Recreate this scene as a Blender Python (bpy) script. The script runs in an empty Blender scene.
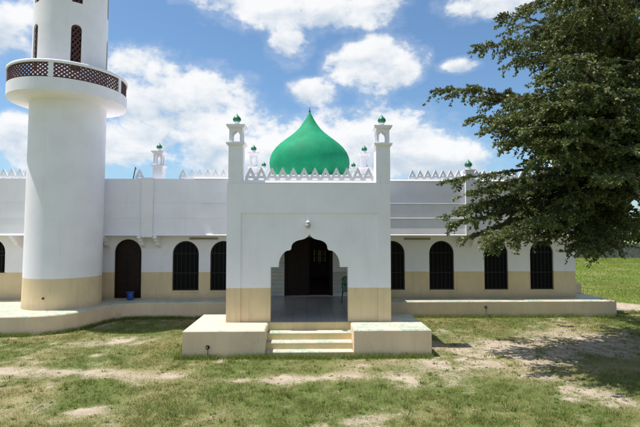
import bpy, bmesh, math, random
import numpy as np
from mathutils import Vector, Matrix
from mathutils.geometry import tessellate_polygon

random.seed(7)
rng = np.random.default_rng(11)
R = math.radians
scene = bpy.context.scene
C = scene.collection

# ------------------------------------------------------------------ camera
CAM_H = 3.14
YAW = R(1.6)
PITCH = math.atan(19.5 / 465)
cam_data = bpy.data.cameras.new('camera')
cam_data.sensor_width = 36
cam_data.lens = 465 / 640 * 36
cam_data.clip_end = 3000
cam = bpy.data.objects.new('camera', cam_data)
C.objects.link(cam)
cam.location = (0, 0, CAM_H)
cam.rotation_euler = (math.pi / 2 + PITCH, 0, -YAW)
scene.camera = cam

_f = np.array([math.sin(YAW) * math.cos(PITCH), math.cos(YAW) * math.cos(PITCH), math.sin(PITCH)])
_r = np.array([math.cos(YAW), -math.sin(YAW), 0.0])
_u = np.cross(_r, _f)


def ray(px, py):
    return _f + _r * (px - 320) / 465 + _u * (213.5 - py) / 465


def on_ground(px, py, z=0.0):
    d = ray(px, py)
    t = (z - CAM_H) / d[2]
    return d[0] * t, d[1] * t


def on_depth(px, py, Y):
    d = ray(px, py)
    t = Y / d[1]
    return Vector((d[0] * t, Y, CAM_H + d[2] * t))


# ------------------------------------------------------------------ light
SUN_EL = R(70.5)
SUN_BACK = R(3.0)            # the sun stands to the left, a little behind the front wall
S = Vector((-math.cos(SUN_EL) * math.cos(SUN_BACK), math.cos(SUN_EL) * math.sin(SUN_BACK), math.sin(SUN_EL)))
sun = bpy.data.lights.new('sun', 'SUN')
sun.energy = 3.9
sun.angle = R(0.5)
sun.color = (1.0, 0.95, 0.87)
sun_o = bpy.data.objects.new('sun', sun)
C.objects.link(sun_o)
sun_o.rotation_euler = S.to_track_quat('Z', 'Y').to_euler()
sun_o.location = (-20, 10, 40)

scene.view_settings.view_transform = 'Standard'
scene.view_settings.look = 'None'
scene.view_settings.gamma = 1
scene.view_settings.exposure = 0.60


# ---- node helper
class NT:
    def __init__(self, tree):
        self.t = tree

    def n(self, kind, **kw):
        nd = self.t.nodes.new(kind)
        for k, v in kw.items():
            setattr(nd, k, v)
        return nd

    def set(self, sock, v):
        if hasattr(v, 'is_output') or isinstance(v, bpy.types.NodeSocket):
            self.t.links.new(v, sock)
        else:
            sock.default_value = v

    def math(self, op, a, b=0.0, c=0.0, clamp=False):
        nd = self.n('ShaderNodeMath', operation=op, use_clamp=clamp)
        self.set(nd.inputs[0], a)
        self.set(nd.inputs[1], b)
        self.set(nd.inputs[2], c)
        return nd.outputs[0]

    def smooth(self, v, a, b, lo=0.0, hi=1.0):
        nd = self.n('ShaderNodeMapRange', interpolation_type='SMOOTHSTEP')
        self.set(nd.inputs[0], v)
        for i, q in zip((1, 2, 3, 4), (a, b, lo, hi)):
            nd.inputs[i].default_value = q
        return nd.outputs[0]

    def mix(self, f, a, b, blend='MIX'):
        nd = self.n('ShaderNodeMix', data_type='RGBA', blend_type=blend)
        self.set(nd.inputs[0], f)
        self.set(nd.inputs[6], a if not isinstance(a, tuple) else (*a, 1)[:4])
        self.set(nd.inputs[7], b if not isinstance(b, tuple) else (*b, 1)[:4])
        return nd.outputs[2]

    def noise(self, vec, scale, detail=4, rough=.55, dist=0.0):
        nd = self.n('ShaderNodeTexNoise')
        if vec is not None:
            self.set(nd.inputs['Vector'], vec)
        nd.inputs['Scale'].default_value = scale
        nd.inputs['Detail'].default_value = detail
        nd.inputs['Roughness'].default_value = rough
        nd.inputs['Distortion'].default_value = dist
        return nd.outputs[0]

    def mapping(self, vec, scale=(1, 1, 1), loc=(0, 0, 0)):
        nd = self.n('ShaderNodeMapping')
        self.set(nd.inputs[0], vec)
        nd.inputs['Scale'].default_value = scale
        nd.inputs['Location'].default_value = loc
        return nd.outputs[0]


# ------------------------------------------------------------------ world: sky with fair-weather cumulus
world = bpy.data.worlds.new('World')
scene.world = world
world.use_nodes = True
wt = world.node_tree
wt.nodes.clear()
w = NT(wt)
sky = w.n('ShaderNodeTexSky', sky_type='NISHITA', sun_disc=False)
sky.sun_elevation = SUN_EL
sky.sun_rotation = math.atan2(S.x, S.y)
sky.air_density = 1.0
sky.dust_density = 0.9
sky.ozone_density = 3.0
bg_sky = w.n('ShaderNodeBackground')
wt.links.new(w.mix(1.0, sky.outputs[0], (.79, .945, 1.0), 'MULTIPLY'), bg_sky.inputs[0])
bg_sky.inputs[1].default_value = 0.100
tc = w.n('ShaderNodeTexCoord').outputs['Generated']
sep = w.n('ShaderNodeSeparateXYZ')
wt.links.new(tc, sep.inputs[0])
az = w.math('ARCTAN2', sep.outputs[0], sep.outputs[1])
el = w.math('ARCSINE', sep.outputs[2])
comb = w.n('ShaderNodeCombineXYZ')
wt.links.new(az, comb.inputs[0])
wt.links.new(el, comb.inputs[1])
dirv = w.mapping(tc, (1, 1, 1.5))
warp = w.noise(dirv, 5.0, 3, .6)
fbm = w.noise(dirv, 9.0, 5, .58, .3)
fine = w.noise(dirv, 34.0, 4, .62)


def azel(px, py):
    d = ray(px, py)
    d = d / np.linalg.norm(d)
    return math.atan2(d[0], d[1]), math.asin(d[2])


# cloud bodies: centre and half size in the photograph's pixels, turned into sky directions
blobs = [(172, 98, 72, 40), (150, 66, 34, 24), (210, 128, 70, 36), (128, 140, 60, 24), (240, 150, 70, 40), (330, 148, 90, 36), (395, 140, 62, 34),
         (430, 160, 70, 24), (290, 160, 110, 30),
         (300, 8, 82, 26), (290, 40, 22, 26), (345, 12, 60, 20), (250, 2, 60, 20), (372, 62, 46, 26), (395, 74, 24, 18), (312, 93, 24, 14),
         (490, 2, 58, 18), (460, 66, 20, 8), (5, 28, 46, 36), (18, 128, 26, 16), (60, 150, 60, 22),
         (-70, 60, 60, 50), (-120, 130, 90, 40), (600, 150, 70, 30), (720, 60, 90, 40), (760, 160, 90, 30), (160, -70, 70, 26),
         (420, -70, 80, 30), (620, -50, 70, 30), (-60, -40, 70, 30), (560, 40, 30, 14)]
body = None
for (px, py, a, b) in blobs:
    a0, e0 = azel(px, py)
    a1, _ = azel(px + a, py)
    _, e1 = azel(px, py - b)
    du = w.math('MULTIPLY', w.math('SUBTRACT', az, a0), 1 / abs(a1 - a0))
    dv = w.math('MULTIPLY', w.math('SUBTRACT', el, e0), 1 / abs(e1 - e0))
    q = w.math('MULTIPLY_ADD', du, du, w.math('MULTIPLY', dv, dv))
    q = w.math('SUBTRACT', 1.0, q)
    bel = w.math('MULTIPLY', w.math('MAXIMUM', q, 0.0), dv)
    belly = bel if body is None else w.math('ADD', belly, bel)
    body = q if body is None else w.math('SMOOTH_MAX', body, q, 0.35)
# elsewhere in the sky the same kind of cloud goes on, from the noise alone
far_az = w.smooth(w.math('ABSOLUTE', az), R(40), R(55))
far_el = w.smooth(el, R(30), R(42))
else_ = w.math('MAXIMUM', far_az, far_el)
gen = w.math('MULTIPLY_ADD', w.noise(dirv, 2.6, 3, .5), 5.0, -2.7)
gen = w.math('ADD', gen, w.math('MULTIPLY', w.math('SUBTRACT', else_, 1.0), 8.0))
body = w.math('MAXIMUM', w.math('MAXIMUM', body, gen), -1.6)
# rounded billows: creases of a folded noise
bl1 = w.math('ABSOLUTE', w.math('SUBTRACT', w.noise(dirv, 11.0, 3, .5, .4), .5))
billow = w.math('SUBTRACT', w.math('MULTIPLY', bl1, 4.0), .32)
dens = w.math('MULTIPLY_ADD', w.math('SUBTRACT', fbm, .5), 2.7, w.math('MULTIPLY', body, .95))
dens = w.math('MULTIPLY_ADD', w.math('SUBTRACT', fine, .5), 1.5, dens)
dens = w.math('MULTIPLY_ADD', billow, .5, dens)
cover = w.smooth(dens, -0.36, 0.62)
cover = w.math('MAXIMUM', cover, w.smooth(dens, -0.9, 0.35, 0, .24))
cover = w.math('MULTIPLY', cover, w.smooth(el, R(-1), R(2)))
# thickness of the cloud shows as grey in its belly
off = w.mapping(tc, (1, 1, 1.5), (-.012, 0, .035))
fbm_up = w.noise(off, 9.0, 5, .58, .3)
relief = w.math('MULTIPLY', w.math('SUBTRACT', fbm, fbm_up), 2.4)
thick = w.math('MULTIPLY_ADD', w.math('SUBTRACT', warp, .5), 1.2, relief)
thick = w.math('MULTIPLY_ADD', belly, .75, thick)
thick = w.math('MULTIPLY_ADD', w.math('SUBTRACT', fine, .5), .5, thick)
lit = w.smooth(thick, -0.75, 0.45)
ccol = w.mix(lit, (0.60, 0.69, 0.79), (1.0, 1.0, 1.0))
bg_cl = w.n('ShaderNodeBackground')
wt.links.new(ccol, bg_cl.inputs[0])
bg_cl.inputs[1].default_value = 0.66
mixw = w.n('ShaderNodeMixShader')
wt.links.new(w.math('MULTIPLY', cover, .94), mixw.inputs[0])
wt.links.new(bg_sky.outputs[0], mixw.inputs[1])
wt.links.new(bg_cl.outputs[0], mixw.inputs[2])
world.cycles.sampling_method = 'MANUAL'
world.cycles.sample_map_resolution = 256
wo = w.n('ShaderNodeOutputWorld')
wt.links.new(mixw.outputs[0], wo.inputs[0])


# ------------------------------------------------------------------ materials
def material(name):
    m = bpy.data.materials.new(name)
    m.use_nodes = True
    t = NT(m.node_tree)
    b = m.node_tree.nodes['Principled BSDF']
    return m, t, b


def bump(t, b, h, strength=.3, dist=.01):
    nd = t.n('ShaderNodeBump')
    nd.inputs['Strength'].default_value = strength
    nd.inputs['Distance'].default_value = dist
    t.set(nd.inputs['Height'], h)
    t.t.links.new(nd.outputs[0], b.inputs['Normal'])


def pos(t):
    return t.n('ShaderNodeNewGeometry').outputs['Position']


def wall_material(name, white=(.865, .84, .875), tan=(.76, .595, .36), level=1.615, banded=True):
    m, t, b = material(name)
    p = pos(t)
    s = t.n('ShaderNodeSeparateXYZ')
    t.set(s.inputs[0], p)
    n1 = t.noise(p, 1.3, 5, .6)
    n2 = t.noise(t.mapping(p, (6, 6, .5)), 1.0, 4, .6)       # rain streaks
    n3 = t.noise(p, 9, 6, .65)
    wcol = t.mix(t.smooth(n1, .35, .75), white, tuple(c * .93 for c in white))
    wcol = t.mix(t.math('MULTIPLY', t.smooth(n2, .55, .8), .28), wcol, (.62, .605, .57))
    wcol = t.mix(t.math('MULTIPLY', t.smooth(n3, .62, .75), .18), wcol, (.66, .63, .58))
    col = wcol
    if banded:
        tcol = t.mix(t.smooth(n1, .3, .7), tan, tuple(c * .88 for c in tan))
        tcol = t.mix(t.math('MULTIPLY', t.smooth(n2, .5, .8), .45), tcol, (.46, .36, .23))
        z = t.math('MULTIPLY_ADD', t.math('SUBTRACT', n3, .5), .03, s.outputs[2])
        col = t.mix(t.smooth(z, level - .006, level + .006), tcol, wcol)
        # splash dirt just over the paving
        dirt = t.math('MULTIPLY', t.smooth(t.math('MULTIPLY_ADD', n3, .25, s.outputs[2]), .68, 1.0, 1, 0), .55)
        col = t.mix(dirt, col, (.36, .30, .22))
    t.set(b.inputs['Base Color'], col)
    b.inputs['Roughness'].default_value = .85
    bump(t, b, t.math('MULTIPLY_ADD', n3, .6, t.noise(p, 60, 3, .5)), .25, .004)
    return m


M = {}
M['wall'] = wall_material('painted_plaster')
M['white'] = wall_material('white_plaster', banded=False)


def render_material(name, base, dark, green=0.0, top=False):
    m, t, b = material(name)
    p = pos(t)
    n1 = t.noise(p, 1.1, 5, .6)
    n2 = t.noise(t.mapping(p, (7, 7, .8)), 1.0, 4, .6)
    n3 = t.noise(p, 10, 7, .7)
    n4 = t.noise(p, 30, 5, .6)
    col = t.mix(t.smooth(n1, .3, .7), base, tuple(c * .86 for c in base))
    if top:
        col = t.mix(t.math('MULTIPLY', t.smooth(n3, .52, .66), .6), col, dark)
        if green:
            gm = t.math('MULTIPLY', t.smooth(t.noise(p, 1.7, 3, .5), .62 - green * .3, .75 - green * .3), t.smooth(n3, .43, .52))
            col = t.mix(t.math('MULTIPLY', gm, .7), col, (.20, .37, .295))
            col = t.mix(t.math('MULTIPLY', t.smooth(n4, .55, .63), .35), col, (.62, .62, .55))
    else:
        s = t.n('ShaderNodeSeparateXYZ')
        t.set(s.inputs[0], p)
        col = t.mix(t.math('MULTIPLY', t.smooth(n2, .45, .75), .5), col, dark)
        z = t.math('MULTIPLY_ADD', n3, .3, s.outputs[2])
        col = t.mix(t.math('MULTIPLY', t.smooth(z, .10, .34, 1, 0), .6), col, (.34, .28, .21))
        col = t.mix(t.math('MULTIPLY', t.smooth(n3, .58, .7), .3), col, (.58, .5, .4))
    vd = t.n('ShaderNodeTexVoronoi', feature='DISTANCE_TO_EDGE')
    wp = t.n('ShaderNodeVectorMath', operation='MULTIPLY_ADD')
    nv = t.n('ShaderNodeTexNoise')
    t.set(nv.inputs['Vector'], p)
    nv.inputs['Scale'].default_value = 3.0
    nv.inputs['Detail'].default_value = 5
    t.set(wp.inputs[0], nv.outputs['Color'])
    wp.inputs[1].default_value = (.5, .5, .5)
    t.set(wp.inputs[2], p)
    t.set(vd.inputs['Vector'], wp.outputs[0])
    vd.inputs['Scale'].default_value = .75
    crack = t.math('MULTIPLY', t.smooth(vd.outputs['Distance'], .002, .010, 1, 0), t.smooth(n1, .45, .6))
    col = t.mix(t.math('MULTIPLY', crack, .22), col, (.2, .17, .13))
    t.set(b.inputs['Base Color'], col)
    b.inputs['Roughness'].default_value = .88
    bump(t, b, t.math('MULTIPLY_ADD', n3, .7, n4), .35, .006)
    return m


M['ledge_side'] = render_material('cream_render', (.82, .63, .42), (.66, .50, .33))
M['ledge_top'] = render_material('worn_green_paint', (.58, .50, .39), (.43, .36, .27), .68, True)
M['plat_top'] = render_material('cream_paving', (.64, .56, .43), (.50, .42, .32), .25, True)
M['plat_top_green'] = render_material('cream_green_paving', (.64, .57, .46), (.50, .43, .34), .68, True)
M['riser'] = render_material('yellow_step_paint', (.74, .58, .30), (.60, .46, .26))
M['tread'] = render_material('tread_paint', (.62, .55, .44), (.48, .41, .31), .60, True)


def simple(name, col, rough=.6, metal=0.0, var=.12, scale=8, bumpy=0.0, spec=.5):
    m, t, b = material(name)
    p = pos(t)
    n = t.noise(p, scale, 5, .6)
    t.set(b.inputs['Base Color'], t.mix(t.smooth(n, .3, .7), col, tuple(c * (1 - var * 2) for c in col)))
    b.inputs['Roughness'].default_value = rough
    b.inputs['Metallic'].default_value = metal
    b.inputs['Specular IOR Level'].default_value = spec
    if bumpy:
        bump(t, b, n, bumpy, .01)
    return m


# faded green paint of the domes
m, t, b = material('green_dome_paint')
p = pos(t)
n1 = t.noise(p, 1.2, 6, .65)
n2 = t.noise(t.mapping(p, (5, 5, .7)), 1, 4, .6)
gc = t.mix(t.smooth(n1, .35, .7), (.010, .29, .135), (.007, .21, .10))
gc = t.mix(t.math('MULTIPLY', t.smooth(t.noise(p, 5, 6, .7), .55, .75), .35), gc, (.04, .34, .19))
gc = t.mix(t.math('MULTIPLY', t.smooth(n2, .5, .8), .3), gc, (.02, .25, .13))
t.set(b.inputs['Base Color'], gc)
b.inputs['Roughness'].default_value = .72
b.inputs['Specular IOR Level'].default_value = .2
bump(t, b, t.math('MULTIPLY_ADD', t.noise(p, 40, 4, .6), .5, n1), .35, .012)
M['green'] = m
M['finial'] = simple('dark_green_paint', (.008, .17, .08), .4, 0, .15, 12)
M['lattice'] = simple('brown_lattice', (.115, .034, .022), .6, 0, .2, 14, .1)
M['door'] = simple('brown_door', (.022, .009, .006), .5, 0, .25, 9, .1, .25)
M['iron'] = simple('dark_iron', (.018, .016, .016), .5, .3, .2, 20)
M['pane'] = simple('shade_black_pane', (.003, .003, .004), .4, 0, .1, 3, 0, .12)  # opaque near black stands in for the unlit hall behind the windows
M['curtain'] = simple('brown_glass', (.05, .035, .025), .3)
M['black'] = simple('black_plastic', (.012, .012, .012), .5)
M['rod'] = simple('rusty_rod', (.05, .03, .022), .8, .2)
M['blue'] = simple('blue_plastic', (.012, .07, .30), .38, 0, .1, 6)
M['chair'] = simple('green_plastic', (.008, .13, .055), .35, 0, .1, 6)
M['lamp_white'] = simple('lamp_enamel', (.72, .72, .70), .35, 0, .05)
M['globe'] = simple('lamp_globe', (.42, .43, .42), .15, 0, .1)
M['tube'] = simple('dusty_tube', (.30, .25, .18), .5)
M['grey_block'] = simple('grey_blockwork', (.24, .235, .22), .9, 0, .25, 2.5, .4)
M['dark_inside'] = simple('shaded_hall_floor', (.03, .012, .012), .95)  # hall floor, with the darkness of the interior put into its colour
M['dim'] = simple('shaded_hall_wall', (.09, .06, .045), .8)  # back wall coloured dark so the hall looks dim through the open door
M['ceiling'] = simple('porch_plaster', (.55, .54, .53), .9)

# tiled cladding in the porch
M['cladding'] = simple('grey_tile', (.60, .63, .65), .4, 0, .1, 3)
m, t, b = material('porch_floor_tile')
p = pos(t)
br = t.n('ShaderNodeTexBrick')
br.offset = 0
t.set(br.inputs['Vector'], p)
br.inputs['Scale'].default_value = 1
br.inputs['Brick Width'].default_value = .4
br.inputs['Row Height'].default_value = .4
br.inputs['Mortar Size'].default_value = .006
br.inputs['Color1'].default_value = (.40, .405, .42, 1)
br.inputs['Color2'].default_value = (.34, .345, .36, 1)
br.inputs['Mortar'].default_value = (.12, .12, .12, 1)
t.set(b.inputs['Base Color'], t.mix(t.math('MULTIPLY', t.smooth(t.noise(p, 3, 5, .6), .45, .7), .4), br.outputs[0], (.36, .33, .29)))
b.inputs['Roughness'].default_value = .32
M['tile'] = m


# ------------------------------------------------------------------ mesh helpers
def link(name, me, parent=None):
    o = bpy.data.objects.new(name, me)
    C.objects.link(o)
    if parent is not None:
        o.parent = parent
    return o


def empty(name, loc=(0, 0, 0), label=None, cat=None, group=None, kind=None):
    o = bpy.data.objects.new(name, None)
    C.objects.link(o)
    o.location = loc
    o.empty_display_size = .2
    tag(o, label, cat, group, kind)
    return o


def tag(o, label=None, cat=None, group=None, kind=None):
    if label:
        o['label'] = label
    if cat:
        o['category'] = cat
    if group:
        o['group'] = group
    if kind:
        o['kind'] = kind
    return o


class MB:
    """collects shapes in world coordinates, builds one mesh object"""

    def __init__(self):
        self.v = []
        self.f = []
        self.mi = []
        self.smooth = []

    def add(self, vs, fs, mi=0, smooth=False):
        o = len(self.v)
        self.v += [tuple(q) for q in vs]
        for f in fs:
            self.f.append(tuple(i + o for i in f))
            self.mi.append(mi)
            self.smooth.append(smooth)
        return self

    def box(self, x0, x1, y0, y1, z0, z1, mi=0, top=None):
        vs = [(x0, y0, z0), (x1, y0, z0), (x1, y1, z0), (x0, y1, z0), (x0, y0, z1), (x1, y0, z1), (x1, y1, z1), (x0, y1, z1)]
        fs = [(0, 3, 2, 1), (0, 1, 5, 4), (1, 2, 6, 5), (2, 3, 7, 6), (3, 0, 4, 7)]
        self.add(vs, fs, mi)
        self.add(vs, [(4, 5, 6, 7)], mi if top is None else top)
        return self

    def bar(self, a, b, wd, ht, mi=0):
        a = Vector(a)
        b = Vector(b)
        d = (b - a).normalized()
        s = d.cross(Vector((0, 0, 1)))
        if s.length < 1e-4:
            s = Vector((1, 0, 0))
        s = s.normalized() * wd / 2
        u = s.cross(d).normalized() * ht / 2
        vs = [q + i * s + j * u for q in (a, b) for i, j in ((-1, -1), (1, -1), (1, 1), (-1, 1))]
        self.add(vs, [(0, 1, 2, 3), (7, 6, 5, 4), (0, 4, 5, 1), (1, 5, 6, 2), (2, 6, 7, 3), (3, 7, 4, 0)], mi)
        return self

    def tube(self, pts, rads, n=8, mi=0, cap=True):
        pts = [Vector(q) for q in pts]
        rings = []
        for i, q in enumerate(pts):
            d = (pts[min(i + 1, len(pts) - 1)] - pts[max(i - 1, 0)]).normalized()
            s = d.cross(Vector((0.13, 0.21, 1)))
            if s.length < .05:
                s = d.cross(Vector((1, 0, 0)))
            s.normalize()
            u = s.cross(d)
            rd = rads[i] if isinstance(rads, (list, tuple)) else rads
            rings += [q + (s * math.cos(2 * math.pi * k / n) + u * math.sin(2 * math.pi * k / n)) * rd for k in range(n)]
        fs = []
        for i in range(len(pts) - 1):
            for k in range(n):
                fs.append((i * n + k, i * n + (k + 1) % n, (i + 1) * n + (k + 1) % n, (i + 1) * n + k))
        self.add(rings, fs, mi, True)
        if cap:
            o = (len(pts) - 1) * n
            self.add(rings, [tuple(range(n))[::-1], tuple(range(o, o + n))], mi)
        return self

    def lathe(self, prof, n=48, cx=0, cy=0, mi=0, smooth=True, a0=0.0):
        vs = []
        for (rr, z) in prof:
            vs += [(cx + rr * math.cos(a0 + 2 * math.pi * k / n), cy + rr * math.sin(a0 + 2 * math.pi * k / n), z) for k in range(n)]
        fs = []
        for i in range(len(prof) - 1):
            for k in range(n):
                fs.append((i * n + k, i * n + (k + 1) % n, (i + 1) * n + (k + 1) % n, (i + 1) * n + k))
        self.add(vs, fs, mi, smooth)
        return self

    def panel(self, outer, holes, y0, y1, axis='y', mi=0):
        """flat plate with openings; outline in (x, z), thickness from y0 to y1 (or (y,z) with x0..x1)"""
        loops = [outer] + list(holes)
        vec = [[Vector((a, b, 0)) for a, b in lp] for lp in loops]
        tris = tessellate_polygon(vec)
        flat = [q for lp in loops for q in lp]
        P = (lambda a, b, t: (a, t, b)) if axis == 'y' else (lambda a, b, t: (t, a, b))
        n = len(flat)
        vs = [P(a, b, y0) for a, b in flat] + [P(a, b, y1) for a, b in flat]
        fs = []
        for tr in tris:
            fs.append(tuple(tr))
            fs.append(tuple(i + n for i in reversed(tr)))
        o = 0
        for lp in loops:
            k = len(lp)
            for i in range(k):
                fs.append((o + i, o + (i + 1) % k, n + o + (i + 1) % k, n + o + i))
            o += k
        self.add(vs, fs, mi)
        return self

    def build(self, name, mats, parent=None, origin=None, bevel=0.0, weld=False):
        me = bpy.data.meshes.new(name)
        org = Vector(origin) if origin is not None else Vector((0, 0, 0))
        vs = [tuple(Vector(q) - org) for q in self.v]
        me.from_pydata(vs, [], self.f)
        if not isinstance(mats, (list, tuple)):
            mats = [mats]
        for mm in mats:
            me.materials.append(mm)
        me.polygons.foreach_set('material_index', self.mi)
        me.polygons.foreach_set('use_smooth', self.smooth)
        me.update()
        bm = bmesh.new()
        bm.from_mesh(me)
        if weld or bevel:
            bmesh.ops.remove_doubles(bm, verts=bm.verts, dist=1e-4)
        bmesh.ops.recalc_face_normals(bm, faces=bm.faces)
        if bevel:
            ed = [e for e in bm.edges if len(e.link_faces) == 2 and e.calc_face_angle(0) > .7]
            bmesh.ops.bevel(bm, geom=ed, offset=bevel, segments=2, affect='EDGES', profile=.6)
        bm.to_mesh(me)
        bm.free()
        o = link(name, me, parent)
        if parent is not None:
            o.location = org - parent.matrix_world.translation if False else org - Vector(parent_loc(parent))
        else:
            o.location = org
        return o


def parent_loc(p):
    l = Vector(p.location)
    while p.parent is not None:
        p = p.parent
        l += Vector(p.location)
    return l


def np_mesh(name, verts, faces, mat, parent=None):
    me = bpy.data.meshes.new(name)
    nv, (nf, k) = len(verts), faces.shape
    me.vertices.add(nv)
    me.vertices.foreach_set('co', verts.astype(np.float32).ravel())
    me.loops.add(nf * k)
    me.loops.foreach_set('vertex_index', faces.astype(np.int32).ravel())
    me.polygons.add(nf)
    me.polygons.foreach_set('loop_start', np.arange(nf, dtype=np.int32) * k)
    me.materials.append(mat)
    me.update(calc_edges=True)
    me.validate()
    return link(name, me, parent)


def arch(x0, x1, z0, z1, n=14):
    """round headed opening, counter clockwise"""
    r = (x1 - x0) / 2
    c = (x0 + x1) / 2
    zs = z1 - r
    pts = [(x0, z0), (x1, z0)]
    pts += [(c + r * math.cos(math.pi * k / n), zs + r * math.sin(math.pi * k / n)) for k in range(n + 1)]
    return pts


# value noise for the ground
_lat = rng.random((6, 256, 256))


def vnoise(x, y, s, k=0):
    x = np.asarray(x) / s + 37.3 * (k + 1)
    y = np.asarray(y) / s + 11.7 * (k + 1)
    xi = np.floor(x).astype(int)
    yi = np.floor(y).astype(int)
    fx = x - xi
    fy = y - yi
    fx = fx * fx * (3 - 2 * fx)
    fy = fy * fy * (3 - 2 * fy)
    L = _lat[k % 6]
    g = lambda i, j: L[i % 256, j % 256]
    return (g(xi, yi) * (1 - fx) + g(xi + 1, yi) * fx) * (1 - fy) + (g(xi, yi + 1) * (1 - fx) + g(xi + 1, yi + 1) * fx) * fy


def fbm2(x, y, s, k=0, octv=4):
    v = 0
    a = .5
    tot = 0
    for i in range(octv):
        v = v + a * vnoise(x, y, s / 2 ** i, k + i)
        tot += a
        a *= .55
    return v / tot


# ------------------------------------------------------------------ ground
# bare patches seen in the lawn: pixel centre, half sizes in pixels, strength
bare_px = [*[(x_, y_, 46, 4.6, 1.2) for x_, y_ in ((-10, 371), (50, 372), (110, 373), (170, 376), (230, 379), (290, 379), (345, 376), (395, 377))], (375, 374, 60, 8, .7), (420, 378, 55, 10, 1.4), (470, 358, 75, 13, 1.6),
           (520, 350, 65, 13, 1.6), (495, 365, 60, 8, .9), (585, 345, 70, 16, 1.4), (592, 393, 42, 17, 1.8), (555, 378, 34, 9, 1.1), (525, 398, 30, 7, .6), (630, 365, 40, 12, .9),
           (122, 340, 44, 6, 1.3), (104, 324, 14, 5, .8), (100, 412, 26, 8, 1.5), (30, 412, 40, 14, .75), (230, 415, 26, 8, .6), (370, 418, 22, 8, .8),
           (280, 405, 16, 8, .4), (620, 306, 30, 4, 1.2), (445, 330, 14, 3, .6), (60, 420, 24, 6, .8), (120, 395, 30, 6, .4), (340, 366, 60, 4, .5), (470, 415, 40, 6, .35)]
bare = []
for (px, py, a, b2, s_) in bare_px:
    x, y = on_ground(px, py)
    xa, _ = on_ground(px + a, py)
    _, ya = on_ground(px, py - b2)
    bare.append((x, y, abs(xa - x), abs(ya - y), s_))


def grass_cover(x, y):
    """1 dense grass, 0 bare earth"""
    nA = fbm2(x, y, 1.6, 0, 5)
    nB = fbm2(x, y, .45, 2, 4)
    x0, y0 = x, y
    x = x0 + (fbm2(x0, y0, .9, 1, 4) - .5) * 1.5
    y = y0 + (fbm2(x0, y0, .9, 4, 4) - .5) * .55
    nC = fbm2(x0, y0, .22, 5, 3)
    g = .84 + (nA - .5) * 1.0 + (nB - .5) * 1.1 + (nC - .5) * 1.0
    d = np.zeros_like(np.asarray(x, float))
    for (cx, cy, a, b2, s_) in bare:
        q = ((x - cx) / a) ** 2 + ((y - cy) / b2) ** 2
        d = np.maximum(d, s_ * np.exp(-q * .9))
    g = g - d * (.50 + (nB - .5) * 1.5 + (nC - .5) * 1.6)
    far = np.clip((np.asarray(y) - 18) / 4, 0, 1)
    g = np.maximum(g, far * .9)
    for (cx, cy, a, b2, s_) in bare:
        if cy > 17:
            q = ((x - cx) / a) ** 2 + ((y - cy) / b2) ** 2
            g = g - 1.0 * np.exp(-q)
    return np.clip(g, 0, 1)


def height(x, y):
    return (fbm2(x, y, 2.2, 1, 4) - .5) * .05 - .012


def dryness(x, y):
    return np.clip((fbm2(x, y, 1.3, 3, 4) - .42) * 2.6, 0, 1)


m, t, b = material('lawn_earth')
p = pos(t)
at = t.n('ShaderNodeAttribute', attribute_name='cover')
sp = t.n('ShaderNodeSeparateColor')
t.set(sp.inputs[0], at.outputs[0])
nf = t.noise(p, 14, 8, .7)
nm = t.noise(p, 3.0, 6, .6)
ng = t.noise(p, 55, 5, .7)
earth = t.mix(t.smooth(nm, .35, .65), (.47, .40, .305), (.37, .305, .22))
earth = t.mix(t.math('MULTIPLY', t.smooth(ng, .5, .7), .5), earth, (.27, .205, .14))
earth = t.mix(t.math('MULTIPLY', t.smooth(nf, .58, .72), .5), earth, (.55, .48, .385))
turf = t.mix(sp.outputs[1], (.13, .165, .045), (.30, .265, .12))
turf = t.mix(t.math('MULTIPLY', t.smooth(ng, .45, .65), .7), turf, (.10, .10, .04))
lush = t.mix(t.smooth(nm, .4, .62), (.20, .25, .06), (.15, .20, .045))
lush = t.mix(t.smooth(t.noise(p, .35, 5, .6), .45, .6), lush, (.27, .255, .10))
turf = t.mix(sp.outputs[2], turf, lush)
cov = t.math('MULTIPLY_ADD', t.math('SUBTRACT', nf, .5), 1.3, sp.outputs[0])
cov = t.math('MULTIPLY_ADD', t.math('SUBTRACT', ng, .5), .8, cov)
t.set(b.inputs['Base Color'], t.mix(t.smooth(cov, .12, .62), earth, turf))
b.inputs['Roughness'].default_value = .95
b.inputs['Specular IOR Level'].default_value = .15
bump(t, b, t.math('MULTIPLY_ADD', nf, .8, ng), .6, .03)
M['ground'] = m

# one sheet: fine grid in front of the building, coarse to the horizon
xs = np.concatenate([[-900, -400, -150, -60, -30], np.arange(-18, 20.01, .11), [24, 30, 40, 60, 150, 400, 900]])
ys = np.concatenate([[-300, -80, -20, 0, 4], np.arange(6, 19.01, .11), np.arange(19.4, 32, .6), np.arange(33, 62, 2.0), [75, 100, 200, 500, 1200]])
GX, GY = np.meshgrid(xs, ys)
GZ = np.where((np.abs(GX) < 19) & (GY > 5) & (GY < 60), height(GX, GY), -.012)
nx, ny = len(xs), len(ys)
vg = np.stack([GX, GY, GZ], -1).reshape(-1, 3)
ii = (np.arange(ny - 1)[:, None] * nx + np.arange(nx - 1)[None, :]).ravel()
fg = np.stack([ii, ii + 1, ii + nx + 1, ii + nx], -1)
ground = np_mesh('ground', vg, fg, M['ground'])
tag(ground, kind='structure')
ca = ground.data.color_attributes.new('cover', 'FLOAT_COLOR', 'POINT')
gc_ = grass_cover(vg[:, 0], vg[:, 1])
dr_ = dryness(vg[:, 0], vg[:, 1])
lu_ = np.clip((vg[:, 1] - 18.5) / 2.5, 0, 1)
ca.data.foreach_set('color', np.stack([gc_, dr_, lu_, np.ones_like(gc_)], -1).astype(np.float32).ravel())
ground.data.polygons.foreach_set('use_smooth', np.ones(len(fg), bool))

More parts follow.
